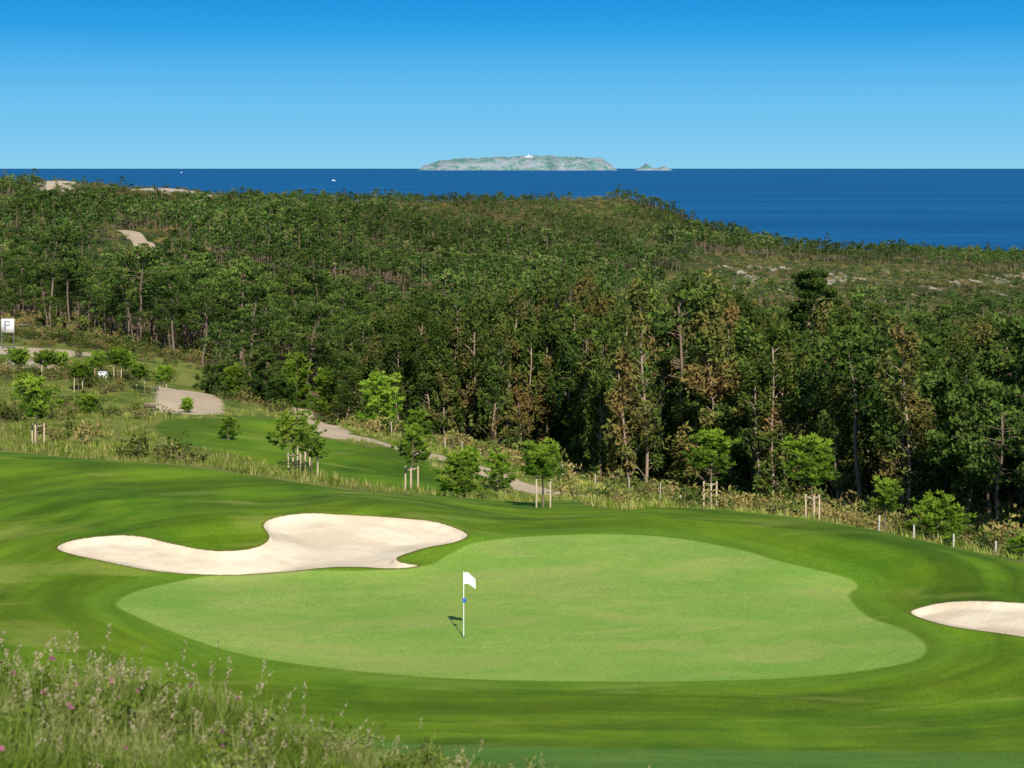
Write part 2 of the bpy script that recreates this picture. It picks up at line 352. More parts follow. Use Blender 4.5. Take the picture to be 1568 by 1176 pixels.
# ------------------------------------------------------------------ mesh accumulation
class MB:
    def __init__(s): s.v=[];s.f=[];s.m=[];s.t=[];s.n=0
    def add(s,v,f,mat,tone=.5):
        v=np.asarray(v,float); s.v.append(v); s.t.append(np.broadcast_to(np.asarray(tone,float),(len(v),)))
        f=np.asarray(f)+s.n
        s.f.append(f); s.m.append(np.full(len(f),mat)); s.n+=len(v)
    def tube(s,pts,rad,mat,sides=6,tone=.5,cap=True):
        pts=np.asarray(pts,float); rad=np.asarray(rad,float); K=len(pts)
        d=np.gradient(pts,axis=0); d/=np.linalg.norm(d,axis=1)[:,None]+1e-9
        ref=np.where(np.abs(d[:,2:3])>.9,np.array([[1.,0,0]]),np.array([[0,0,1.]]))
        a=np.cross(d,ref); a/=np.linalg.norm(a,axis=1)[:,None]; bb=np.cross(d,a)
        an=np.arange(sides)/sides*2*math.pi
        V=pts[:,None]+rad[:,None,None]*(a[:,None]*np.cos(an)[None,:,None]+bb[:,None]*np.sin(an)[None,:,None])
        i=np.arange(K*sides).reshape(K,sides); j=np.roll(i,-1,1)
        q=np.stack([i[:-1],j[:-1],j[1:],i[1:]],-1).reshape(-1,4)
        V=V.reshape(-1,3)
        if cap:
            V=np.vstack([V,pts[-1:]]); top=len(V)-1
            q=np.vstack([q,np.stack([i[-1],j[-1],np.full(sides,top),np.full(sides,top)],-1)])
        s.add(V,q,mat,tone)
    def box(s,c,d,mat,rotz=0,tone=.5):
        v=np.array([[x,y,z] for x in (-.5,.5) for y in (-.5,.5) for z in (-.5,.5)])*np.array(d)
        ca,sa=math.cos(rotz),math.sin(rotz); v=np.stack([v[:,0]*ca-v[:,1]*sa,v[:,0]*sa+v[:,1]*ca,v[:,2]],1)+np.array(c)
        s.add(v,[[0,1,3,2],[4,6,7,5],[0,4,5,1],[2,3,7,6],[0,2,6,4],[1,5,7,3]],mat,tone)
    def leaves(s,cen,size,asp,mat,tone,dirs=None,dirw=0.):
        n=len(cen); t=rng.normal(size=(n,3))
        t/=np.linalg.norm(t,axis=1)[:,None]
        if dirs is not None:
            t=t*(1-dirw)+dirs*dirw; t/=np.linalg.norm(t,axis=1)[:,None]+1e-9
        w=rng.normal(size=(n,3)); bb=np.cross(t,w); bb/=np.linalg.norm(bb,axis=1)[:,None]+1e-9
        sz=(np.asarray(size)*rng.uniform(.6,1.3,n))[:,None] if np.ndim(size)==0 else size[:,None]
        V=np.stack([cen-t*sz*.5,cen+bb*sz*asp*.5,cen+t*sz*.5,cen-bb*sz*asp*.5],1).reshape(-1,3)
        s.add(V,np.arange(4*n).reshape(n,4),mat,np.repeat(np.broadcast_to(tone,(n,)),4))
    def mesh(s,name,mats,smooth=False):
        me=bpy.data.meshes.new(name); V=np.vstack(s.v).astype(np.float32)
        F_=np.vstack(s.f).astype(np.int32); M=np.concatenate(s.m)
        deg=F_[:,2]==F_[:,3]
        cnt=np.where(deg,3,4).astype(np.int32)
        mask=np.ones(F_.shape,bool); mask[deg,3]=False
        loops=F_[mask]; st=np.concatenate([[0],np.cumsum(cnt)[:-1]]).astype(np.int32)
        me.vertices.add(len(V)); me.vertices.foreach_set('co',V.ravel())
        me.loops.add(len(loops)); me.loops.foreach_set('vertex_index',loops)
        me.polygons.add(len(F_)); me.polygons.foreach_set('loop_start',st); me.polygons.foreach_set('loop_total',cnt)
        me.polygons.foreach_set('material_index',M.astype(np.int32))
        if smooth: me.polygons.foreach_set('use_smooth',np.ones(len(F_),bool))
        me.update(calc_edges=True)
        a=me.attributes.new('tone','FLOAT','POINT'); a.data.foreach_set('value',np.concatenate(s.t).astype(np.float32))
        for x in mats: me.materials.append(x)
        return me
def unit(n):
    v=rng.normal(size=(n,3)); return v/np.linalg.norm(v,axis=1)[:,None]

bark=simple('pine_bark',(.21,.145,.105),.9,.35,2.5)
bark2=simple('eucalyptus_bark',(.36,.26,.19),.85,.4,1.5)
farL=foliage('distant_pine_needles',(.034,.074,.017),(.108,.170,.034),(.150,.150,.05),.22,0,.42,(.64,.90))
pineL=foliage('pine_needles',(.040,.080,.017),(.115,.180,.034),(.14,.14,.045),.35,.12,.32,(.66,.92))
eucL=foliage('eucalyptus_leaves',(.046,.082,.016),(.130,.182,.035),(.180,.125,.042),.30,.2,.32,(.56,.86))
youngL=foliage('young_pine_needles',(.11,.21,.022),(.32,.46,.045),(.36,.42,.07),.8,.3,.12,(.7,.95))
shrubL=foliage('shrub_leaves',(.06,.100,.02),(.15,.205,.04),(.25,.19,.07),.5,.1,.4,(.5,.75))
grassL=foliage('rough_grass_blades',(.12,.19,.02),(.27,.34,.05),(.38,.33,.12),1.2,.1,.3,(.5,.8))
wildL=foliage('wild_grass_blades',(.13,.23,.02),(.32,.45,.055),(.42,.42,.16),1.2,.3,.3,(.5,.85))
seedM=simple('grass_seed_heads',(.46,.36,.24),.8,.3,20)
pinkM=simple('pink_petals',(.50,.13,.26),.6,.3,30)
wood=simple('stake_timber',(.50,.39,.26),.8,.25,6)

def crown(mb,clumps,rads,nl,size,asp,mat,flat=.6,up=.0):
    for c,r in zip(clumps,rads):
        d=unit(nl); p=np.array(c)+d*(r*rng.uniform(.35,1,nl)**.5)[:,None]*np.array([1,1,flat])
        dd=d.copy(); dd[:,2]+=up; dd/=np.linalg.norm(dd,axis=1)[:,None]+1e-9
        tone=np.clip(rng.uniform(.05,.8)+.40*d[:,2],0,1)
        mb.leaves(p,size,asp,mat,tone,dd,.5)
def pine_mesh(name,h,cb,cr,ncl,nl,size,limbs=True,leafmat=None,flat=.6,lr_=1.):
    mb=MB(); lean=rng.normal(size=2)*.045*h
    zs=np.linspace(-.3,h*.93,7); zc=np.maximum(zs,0); tp=np.stack([lean[0]*(zc/h)**2+.012*h*np.sin(zs*1.3),lean[1]*(zc/h)**2,zs],1)
    mb.tube(tp,np.linspace(.016*h,.005*h,7),0,5)
    cl=[];rd=[]
    for i in range(ncl):
        t=rng.uniform(0,1)**.8; z=h*(cb+(1-cb)*t)
        prof=math.sin(math.pi*min(1,.28+.64*t))**.6
        a=rng.uniform(0,2*math.pi); rr=cr*prof*rng.uniform(.2,1)**.55
        c=np.array([lean[0]*(z/h)**2+rr*math.cos(a),lean[1]*(z/h)**2+rr*math.sin(a),z-.05*h*(rr/cr)])
        cl.append(c); rd.append(cr*rng.uniform(.22,.40))
        if limbs:
            bz=max(z-.06*h,h*cb*.95); st=np.array([lean[0]*(bz/h)**2,lean[1]*(bz/h)**2,bz])
            mb.tube([st,(st+c)/2+np.array([0,0,.01*h]),c],[.003*h*lr_,.0022*h*lr_,.001*h],0,4)
    if limbs:
        for i in range(3):     # dead lower limbs
            z=h*cb*rng.uniform(.6,1); a=rng.uniform(0,6.28); l_=cr*rng.uniform(.2,.4)
            mb.tube([(0,0,z),(l_*math.cos(a),l_*math.sin(a),z+.1)],[.002*h,.001*h],0,4)
    crown(mb,cl,rd,nl,size,.5,1,flat,.6)
    return mb.mesh(name,[bark,leafmat or pineL])
def euc_mesh(name,h,ncl,nl,size,wide):
    mb=MB(); nst=rng.integers(1,4); cl=[];rd=[]
    for s_ in range(nst):
        off=rng.normal(size=2)*.7*(s_>0); lean=rng.normal(size=2)*.05*h
        hh=h*(1 if s_==0 else rng.uniform(.65,.92))
        zs=np.linspace(0,hh*.92,9)
        tx=off[0]+lean[0]*(zs/h)+.15*np.sin(zs*.7+s_); ty=off[1]+lean[1]*(zs/h)+.12*np.cos(zs*.6)
        tp=np.stack([tx,ty,zs],1); mb.tube(tp,np.linspace(.009*h,.003*h,9),0,6)
        for i in range(ncl//nst):
            t=rng.uniform(0,1)**.85; z=hh*(.12+.90*t); cx_=np.interp(z,zs,tx); cy_=np.interp(z,zs,ty)
            prof=(.45+.55*math.sin(math.pi*min(1,.12+.78*t)))*(1-.62*t)
            a=rng.uniform(0,2*math.pi); rr=wide*prof*rng.uniform(.1,1)**.7
            c=np.array([cx_+rr*math.cos(a),cy_+rr*math.sin(a),z])
            if t<.22 and rng.uniform()<.5: continue
            cl.append(c); rd.append(wide*rng.uniform(.14,.28))
            bz=z-rr*.9
            if bz>0: 
                st=np.array([np.interp(bz,zs,tx),np.interp(bz,zs,ty),bz]); mb.tube([st,st*.4+c*.6,c],[.04,.025,.01],0,3)
    crown(mb,cl,rd,nl,size,.42,1,1.5,-.2)
    return mb.mesh(name,[bark2,eucL])
def bush_mesh(name,h,w,ncl,nl,size,mat,up=.6):
    mb=MB(); cl=[];rd=[]
    for i in range(ncl):
        a=rng.uniform(0,6.28); rr=w*.5*rng.uniform(0,1)**.6; z=h*(.25+.55*rng.uniform()*(1-(rr/(w*.5))**2*.6))
        cl.append((rr*math.cos(a),rr*math.sin(a),z)); rd.append(.28*h*rng.uniform(.8,1.4))
        mb.tube([(0,0,-.1),(rr*.5*math.cos(a),rr*.5*math.sin(a),z*.5),(rr*math.cos(a),rr*math.sin(a),z)],[.03,.02,.008],0,3)
    crown(mb,cl,rd,nl,size,.4,1,.9,up)
    return mb.mesh(name,[bark,mat])
def grass_mesh(name,nb,h,spread,wid,seeds=0,flowers=0,mat=None,sw=1.):
    mb=MB(); 
    a=rng.uniform(0,6.28,nb); r=spread*np.sqrt(rng.uniform(0,1,nb)); base_=np.stack([r*np.cos(a),r*np.sin(a),np.full(nb,-.03)],1)
    hh=h*rng.uniform(.45,1.1,nb); la=rng.uniform(0,6.28,nb); ln=hh*rng.uniform(.08,.65,nb)
    dirv=np.stack([np.cos(la),np.sin(la),0*la],1); side=np.stack([-np.sin(la+rng.normal(size=nb)),np.cos(la),0*la],1)*wid
    p0=base_; p1=base_+dirv*(ln*.3)[:,None]+np.stack([0*hh,0*hh,hh*.55],1); p2=base_+dirv*ln[:,None]+np.stack([0*hh,0*hh,hh],1)
    V=np.stack([p0-side,p0+side,p1+side*.8,p1-side*.8,p2],1).reshape(-1,3)
    i=np.arange(nb)*5; q=np.concatenate([np.stack([i,i+1,i+2,i+3],1),np.stack([i+3,i+2,i+4,i+4],1)])
    mb.add(V,q,0,np.repeat(rng.uniform(0,1,nb),5))
    for s_ in range(seeds):
        a0=rng.uniform(0,6.28); b0=np.array([math.cos(a0)*spread*.6,math.sin(a0)*spread*.6,0]); hh_=h*rng.uniform(1.1,1.9)
        tip=b0+np.array([rng.normal()*.12,rng.normal()*.12,hh_]); mb.tube([b0,(b0+tip)/2,tip],[.0025,.002,.0015],0,3)
        k_=18; t=rng.uniform(0,1,k_)[:,None]; c=tip-(tip-b0)*t*.20+rng.normal(size=(k_,3))*.009*(.4+t)
        mb.leaves(c,.018,.4,1,.5)
    for s_ in range(flowers):
        c0=np.array([rng.normal()*spread*.5,rng.normal()*spread*.5,h*rng.uniform(.7,.95)])
        mb.tube([(c0[0],c0[1],0),c0],[.003,.002],0,3)
        mb.leaves(c0+unit(10)*.011,.020,.7,2,.5)
    return mb.mesh(name,[mat or grassL,seedM,pinkM])
def weed_mesh(name,h):
    mb=MB(); cl=[];rd=[]
    for i in range(7):
        a=rng.uniform(0,6.28); l_=h*rng.uniform(.1,.45); z=h*rng.uniform(.5,1)
        mb.tube([(0,0,-.03),(l_*.5*math.cos(a),l_*.5*math.sin(a),z*.6),(l_*math.cos(a),l_*math.sin(a),z)],[.004,.003,.002],0,3)
        for q in (.45,.65,.85,1.0): cl.append((l_*q*math.cos(a),l_*q*math.sin(a),z*q)); rd.append(.05)
    crown(mb,cl,rd,9,.05,.35,0,1,.4)
    return mb.mesh(name,[wildL,seedM,pinkM])

def proto(cname,meshes):
    c=bpy.data.collections.new(cname)
    for i,me in enumerate(meshes):
        o=bpy.data.objects.new('%s_variant_%02d'%(cname,i),me); c.objects.link(o)
    return c
def scatter(name,x,y,coll,nvar,scl,zoff=0,idx=None,tilt=.05,sz=None):
    n_=len(x); z=height(x,y)+zoff
    me=bpy.data.meshes.new(name); me.vertices.add(n_)
    me.vertices.foreach_set('co',np.stack([x,y,z],1).astype(np.float32).ravel())
    rot=np.stack([rng.normal(size=n_)*tilt,rng.normal(size=n_)*tilt,rng.uniform(0,6.28,n_)],1)
    s3=np.stack([scl,scl,scl if sz is None else sz],1)
    a=me.attributes.new('rot','FLOAT_VECTOR','POINT'); a.data.foreach_set('vector',rot.astype(np.float32).ravel())
    a=me.attributes.new('scl','FLOAT_VECTOR','POINT'); a.data.foreach_set('vector',s3.astype(np.float32).ravel())
    a=me.attributes.new('idx','INT','POINT'); a.data.foreach_set('value',(rng.integers(0,nvar,n_) if idx is None else idx).astype(np.int32))
    o=bpy.data.objects.new(name,me); COL.objects.link(o)
    ng=bpy.data.node_groups.new(name+'_scatter','GeometryNodeTree')
    ng.interface.new_socket(name='Geometry',in_out='INPUT',socket_type='NodeSocketGeometry')
    ng.interface.new_socket(name='Geometry',in_out='OUTPUT',socket_type='NodeSocketGeometry')
    gi=ng.nodes.new('NodeGroupInput'); go=ng.nodes.new('NodeGroupOutput'); ip=ng.nodes.new('GeometryNodeInstanceOnPoints')
    ci=ng.nodes.new('GeometryNodeCollectionInfo'); ci.inputs['Collection'].default_value=coll
    ci.inputs['Separate Children'].default_value=True; ci.inputs['Reset Children'].default_value=True
    def na(nm,ty):
        q=ng.nodes.new('GeometryNodeInputNamedAttribute'); q.data_type=ty; q.inputs['Name'].default_value=nm
        return next((s for s in q.outputs if s.enabled and s.name=='Attribute'),q.outputs[0])
    LK=ng.links; LK.new(gi.outputs[0],ip.inputs['Points']); LK.new(ci.outputs[0],ip.inputs['Instance'])
    ip.inputs['Pick Instance'].default_value=True
    LK.new(na('idx','INT'),ip.inputs['Instance Index']); LK.new(na('rot','FLOAT_VECTOR'),ip.inputs['Rotation']); LK.new(na('scl','FLOAT_VECTOR'),ip.inputs['Scale'])
    LK.new(ip.outputs[0],go.inputs[0])
    md=o.modifiers.new('scatter','NODES'); md.node_group=ng
    return o
def jgrid(y0,y1,cell,bmax,jit=.85):
    ys=np.arange(y0,y1,cell); xm=bmax*y1+10; xs=np.arange(-xm,xm,cell)
    gx,gy=np.meshgrid(xs,ys); gx=gx.ravel()+rng.uniform(-.5,.5,gx.size)*cell*jit; gy=gy.ravel()+rng.uniform(-.5,.5,gy.size)*cell*jit
    k_=np.abs(gx)<bmax*gy+10
    return gx[k_],gy[k_]

# prototypes
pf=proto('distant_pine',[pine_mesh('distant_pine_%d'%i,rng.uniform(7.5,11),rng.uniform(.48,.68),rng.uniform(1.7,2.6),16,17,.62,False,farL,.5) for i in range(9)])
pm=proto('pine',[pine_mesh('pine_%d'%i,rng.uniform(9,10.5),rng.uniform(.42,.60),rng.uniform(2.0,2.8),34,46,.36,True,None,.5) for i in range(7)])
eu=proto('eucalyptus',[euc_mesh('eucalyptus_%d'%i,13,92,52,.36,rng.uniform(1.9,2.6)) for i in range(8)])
sh=proto('shrub',[bush_mesh('shrub_%d'%i,1.3,1.9,8,24,.26,shrubL) for i in range(4)])
tf=proto('grass_tuft',[grass_mesh('grass_tuft_%d'%i,16,.40,.34,.018) for i in range(4)])
wgl=[grass_mesh('wild_grass_%d'%i,66,.34,.20,.0040,seeds=(2 if i%3==1 else 0),flowers=(2 if i==7 else 0),mat=wildL) for i in range(8)]+[weed_mesh('weed_%d'%i,.40) for i in range(2)]
wg=proto('wild_grass_clump',wgl)

# far forest
x,y=jgrid(225,1480,4.9,.345)
u=784+F*x/y
keep=y>fstart(u)
ymax=np.interp(u,[0,200,330,600,850,1000,1200,1568],[1180,1210,1280,1450,1450,1380,1180,1130])
keep&=y<ymax
cl=vn(x/50,y/75,21)*.55+vn(x/17,y/22,22)*.45
keep&=~((cl>.60)&(rng.uniform(size=len(x))<.9))
edge=y+(vn(x/60,y/60,30)-.5)*160
scr=sstep(1030,1130,u)*sstep(420,520,edge)*(1-sstep(935,965,y))*np.interp(vn(x/28,y/40,33),[.3,.6],[.97,.50])
scr=np.maximum(scr,.90*sstep(1010,1060,u)*sstep(690,730,y)*(1-sstep(905,930,y))*(1-.4*sstep(1330,1380,u)))
keep&=rng.uniform(size=len(x))>scr
fdd=fields(x,y)
keep&=(fdd['path']>2)&(fdd['dune']<.74)
for (bu,by,rx,ry) in ((215,645,12,135),(92,990,20,120),(265,1050,40,120),(780,505,34,28),(930,492,24,18),(560,560,20,30),(905,1200,14,60)):
    bx=(bu-784)/F*by; keep&=((x-bx)/rx)**2+((y-by)/ry)**2>1
x,y=x[keep],y[keep]; u=784+F*x/y
s_=np.clip(rng.normal(.95,.24,len(x)),.45,1.55)*(1-.25*sstep(1040,1200,u)*sstep(450,550,y))*(1-.30*sstep(1020,1050,u)*sstep(690,730,y)*(1-sstep(905,930,y)))*(1-.40*sstep(950,1120,y)*(1-.5*sstep(1040,1150,u)))*(.72+.56*vn(x/40,y/40,5))
far=y>470
scatter('distant_pine_forest',x[far],y[far],pf,9,s_[far],tilt=.07)
scatter('pine_forest',x[~far],y[~far],pm,7,s_[~far],tilt=.08)
# eucalyptus belt
x,y=jgrid(96,225,3.2,.345)
u=784+F*x/y; k_=(y>fstart(u)+rng.uniform(0,5,len(x)))&(u>505); x,y,u=x[k_],y[k_],u[k_]
topv=np.interp(u,[505,560,620,700,800,950,1050,1150,1250,1350,1450,1568],[560,512,486,482,474,472,466,482,506,508,536,518])
zz=height(x,y); H=np.clip(EYE-(topv-257)/F*y-zz,5,17.5)*np.clip(rng.normal(.88,.17,len(x)),.5,1.14)*(.88+.2*vn(x/9,y/9,8))
isp=(rng.uniform(size=len(x))<np.interp(u,[500,900,1150,1300,1568],[.15,.12,.22,.45,.5]))
kd=(~isp)|(rng.uniform(size=len(x))<.55)
e=~isp
scatter('eucalyptus_grove',x[e],y[e],eu,8,(H[e]/13)**.5*rng.uniform(.8,1.25,e.sum()),sz=H[e]/13)
p=isp&kd
scatter('pine_grove',x[p],y[p],pm,7,H[p]/10*1.0)
# shrubs : forest edge, scrubland, left rough
x,y=jgrid(84,300,1.7,.33); u=784+F*x/y; f=fields(x,y); ed=y-fstart(u)
pr=np.where(u>880,np.where((ed<16)&(f['mown']<-2.5),.80*sstep(-18,-2,ed)+.08,0),
   np.where(ed<14,.05+.6*sstep(-8,1,ed)+.35*(vn(x/9,y/9,14)>.62)*(y>120),0))
k_=(rng.uniform(size=len(x))<pr)&(f['mown']<-1.5)&(f['path']>.8)&(f['dune']<.9)
x1,y1=x[k_],y[k_]; s1=rng.uniform(.45,1.3,len(x1))*(1+.5*sstep(-4,4,ed[k_]))
x,y=jgrid(262,1350,4.4,.33); u=784+F*x/y; f=fields(x,y)
scr=sstep(1040,1180,u)*(1-sstep(930,1000,y))
dz=(f['dune']>.66)
k_=(rng.uniform(size=len(x))<(.22+.45*scr+.5*sstep(1000,1100,y)+.4*(1-sstep(320,420,y))))&(f['path']>1)&(f['forest']>-4)&~(dz&(rng.uniform(size=len(x))<.6))&((u<520)|(y>400))
x2,y2=x[k_],y[k_]; s2=rng.uniform(.8,2.4,len(x2))*np.where(dz[k_]|((y2>690)&(u[k_]>1040)),.7,1)
scatter('scrub_bushes',np.r_[x1,x2],np.r_[y1,y2],sh,4,np.r_[s1,s2])
# rough grass
x,y=jgrid(70,240,.74,.30); u=784+F*x/y; f=fields(x,y)
pr=.85*(1-sstep(105,200,y))+.12
k_=(f['mown']<-.4)&(f['path']>.3)&(y<fstart(u)+4)&(rng.uniform(size=len(x))<pr)&(f['dune']<.95)
x,y=x[k_],y[k_]; s_=rng.uniform(.5,1.15,len(x))*(.6+.8*vn(x/4,y/4,2))
scatter('rough_grass',x,y,tf,4,s_,tilt=.12)
# foreground wild grass
nn=3900; y=rng.uniform(10.5,20.5,nn); u=rng.uniform(-180,950,nn); x=(u-784)/F*y
k_=rng.uniform(size=nn)<(.45+.55*(vn(x*1.3,y*1.3,6)))
x,y=x[k_],y[k_]; u=784+F*x/y
s_=rng.uniform(.55,1.25,len(x))*np.interp(u,[0,450,900],[1.15,.88,.7])*(.8+.4*vn(x*.9,y*.9,44))
rr_=rng.uniform(size=len(x)); fl=vn(x*1.1,y*1.1,50)>.45
idx=np.where((rr_<.045)&fl,7,np.where(rr_>.91,rng.integers(8,10,len(x)),rng.integers(0,7,len(x))))
scatter('wild_grass',x,y,wg,10,s_,tilt=.12,idx=idx)

# ------------------------------------------------------------------ individual trees
def young_pine(u,yy,h,w,stakes=0,low=False,mat=None,dens=1.):
    mb=MB()
    lean=rng.normal(size=2)*.03*h
    zs=np.linspace(0,h*.9,6); mb.tube(np.stack([lean[0]*(zs/h)**1.5,lean[1]*(zs/h)**1.5,zs],1),np.linspace(.055,.015,6)*max(1,h/4),0,6)
    cb=.12 if low else .50
    nb=32; per=max(4,int(9*dens))
    cl=[]
    ax=rng.uniform(.85,1.15); ph=rng.uniform(0,6.28)
    for i in range(nb):
        t=(i+rng.uniform())/nb; z=h*(cb+(1-cb)*.84*t); prof=math.sin(math.pi*((.24 if low else .34)+(.62 if low else .50)*t))**.7
        a=i*2.4+rng.normal()*.4; rr=w*.5*prof*rng.uniform(.5,1.2)*(1+.18*math.sin(2*a+ph))
        e_=np.array([lean[0]+rr*math.cos(a)*ax,lean[1]+rr*math.sin(a),z+.07*h*rng.uniform(.4,1.5)]); s0=np.array([lean[0]*(z/h)**1.5,lean[1]*(z/h)**1.5,z-.05*h])
        mb.tube([s0,(s0+e_)/2-np.array([0,0,.02*h]),e_],[.018,.012,.005],0,4)
        for j in range(per):
            q=rng.uniform(.3,1.0); cl.append(s0+(e_-s0)*q+rng.normal(size=3)*w*.04)
    cl.append(np.array([lean[0],lean[1],h*.96]))
    for c in cl:
        k_=18; d=unit(k_); d[:,2]=np.abs(d[:,2])*.9+.2; d/=np.linalg.norm(d,axis=1)[:,None]
        L_=.085*w*rng.uniform(.8,1.3,k_)
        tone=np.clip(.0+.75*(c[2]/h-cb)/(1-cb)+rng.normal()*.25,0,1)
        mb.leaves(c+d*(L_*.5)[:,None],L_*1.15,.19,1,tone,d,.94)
    if stakes:
        R_=.38
        for i in range(stakes):
            a=i*2*math.pi/stakes+.5; mb.tube([(R_*math.cos(a),R_*math.sin(a),-.2),(R_*math.cos(a),R_*math.sin(a),1.6)],[.045,.045],2,8)
        for i in range(stakes):
            a=i*2*math.pi/stakes+.5; b_=(i+1)*2*math.pi/stakes+.5
            p0=np.array((R_*math.cos(a),R_*math.sin(a),1.46)); p1=np.array((R_*math.cos(b_),R_*math.sin(b_),1.46)); mb.tube([p0,p1],[.03,.03],2,6)
    x_=(u-784)/F*yy
    o=bpy.data.objects.new('young_pine_tree',mb.mesh('young_pine_tree',[bark,mat or youngL,wood]))
    o.location=(x_,yy,float(height(x_,yy)[0])-.03); COL.objects.link(o); return o
for t in ((57,105,4.1,2.6,3),(450,103,3.8,2.2,3),(477,107,2.5,1.5,2),(630,99,3.7,2.0,3),(832,91,3.1,2.6,2),(1088,98,4.3,2.5,3),(1245,93,4.4,2.9,3),
          (180,190,3.2,2.8,2),(120,170,2.6,2.4,2),(30,200,3,2.8,2),(90,215,3,2.6,2),(250,215,3.4,2.6,2),(465,110,3.0,1.6,2),(70,180,2.8,2.4,2),(150,225,3.2,2.8,2),(215,175,2.4,2.2,2),(1355,92,3.2,1.7,0),(40,160,2.0,1.8,2),(190,225,3.6,3,0)):
    young_pine(*t)
for t in ((703,97,2.6,2.4),(765,112,2.6,2.0),(1435,86,3.2,2.6),(580,150,4.9,4.0),(640,140,2.8,2.2),(1565,82,1.9,1.6),(350,124,1.5,1.5),(285,158,1.3,1.5),(720,118,1.8,1.6),(135,150,1.6,1.8)):
    young_pine(*t,0,True,None,1.3)
for i,t in enumerate(((455,188,6.2,4.0),(400,194,6.8,4.2),(500,186,5.5,3.6),(330,215,5,4.2),(360,200,4.2,3.6),(430,180,3.8,3.2))):
    young_pine(*t,0,True,pineL if i%2 else youngL,1.7)
def big_pine(u,yy,top_v,cr,cb,ncl=52,nl=120):
    x_=(u-784)/F*yy; z0=float(height(x_,yy)[0]); h=EYE-(top_v-257)/F*yy-z0
    o=bpy.data.objects.new('maritime_pine_tree',pine_mesh('maritime_pine_tree',h,cb,cr,ncl,nl,.36,True,None,.45))
    o.location=(x_,yy,z0-.1); COL.objects.link(o)
big_pine(1243,182,408,2.6,.70,56,150)
big_pine(1515,112,585,3.2,.45)
big_pine(1390,145,525,2.8,.5)
big_pine(1560,130,535,3.0,.5)
big_pine(1310,136,535,2.6,.5)
big_pine(1450,125,565,2.6,.45)

# ------------------------------------------------------------------ flagstick
fx,fy=pixel_to_ground(710,976,50); fz=float(height(fx,fy)[0])
white=simple('white_paint',(.82,.82,.80),.4,.04,6)
blue=simple('blue_band',(.02,.12,.55),.5,.1,6)
dark=simple('cup_dark',(.02,.02,.02),.9,.1,6)
clothm=simple('flag_cloth',(.80,.82,.85),.7,.06,8)
emp=bpy.data.objects.new('golf_flagstick',None); emp.location=(fx,fy,fz); COL.objects.link(emp)
def child(name,mb,mats,par,smooth=False):
    o=bpy.data.objects.new(name,mb.mesh(name,mats,smooth)); o.parent=par; COL.objects.link(o); return o
mb=MB(); mb.tube([(0,0,-.1),(0,0,1.0),(0,0,2.14)],[.019,.017,.014],0,10); mb.tube([(0,0,2.14),(0,0,2.17)],[.018,.008],0,8)
child('pole',mb,[white],emp,True)
mb=MB(); mb.tube([(0,0,1.14),(0,0,1.28)],[.036,.036],0,10); mb.box((.05,0,1.21),(.07,.01,.12),0); child('depth_marker',mb,[blue],emp,False)
mb=MB(); mb.tube([(0,0,-.02),(0,0,.012)],[.054,.054],0,24); child('cup',mb,[dark],emp)
nx,nz_=18,12; mb=MB(); V=[]
for i in range(nx+1):
    for j in range(nz_+1):
        s=i/nx; t=j/nz_
        V.append((.012+.38*s,.05*math.sin(s*7+t*1.5)*s+.02*math.sin(t*5),2.12-.38*t*(1-.08*s)-.16*s*s*(1) +.03*math.sin(s*5)))
V=np.array(V); i=np.arange((nx+1)*(nz_+1)).reshape(nx+1,nz_+1)
mb.add(V,np.stack([i[:-1,:-1],i[:-1,1:],i[1:,1:],i[1:,:-1]],-1).reshape(-1,4),0); child('flag',mb,[clothm],emp,True)

# ------------------------------------------------------------------ fences
fencem=simple('fence_post',(.52,.48,.42),.8,.25,5); wirem=simple('fence_wire',(.3,.3,.3),.5,.1,5,.8)
def fence(pts,spacing=2.6,hp=1.15,rp=.045):
    mb=MB(); pts=np.array(pts); seg=np.hypot(*np.diff(pts,axis=0).T); L_=np.r_[0,np.cumsum(seg)]
    d=np.arange(0,L_[-1],spacing); px=np.interp(d,L_,pts[:,0]); py=np.interp(d,L_,pts[:,1]); pz=height(px,py)
    o0=np.array([px[0],py[0],pz[0]])
    for X_,Y_,Z_ in zip(px,py,pz):
        ln=rng.normal()*.03; mb.tube([(X_-o0[0],Y_-o0[1],Z_-o0[2]-.3),(X_-o0[0]+ln,Y_-o0[1],Z_-o0[2]+hp*rng.uniform(.85,1.05))],[rp,rp*.9],0,8)
    for hz in (.35,.7,1.0):
        mb.tube(np.stack([px-o0[0],py-o0[1],pz-o0[2]+hz],1),np.full(len(px),.005),1,4)
    o=bpy.data.objects.new('post_and_wire_fence',mb.mesh('post_and_wire_fence',[fencem,wirem])); o.location=o0; COL.objects.link(o)
fence(UY([(1345,89),(1420,85),(1510,81),(1600,77),(1720,74)]),3.1,1.35,.042)
fence(UY([(600,146),(680,142),(760,134),(900,128),(1000,124),(1150,112)]),3.0,1.0,.03)

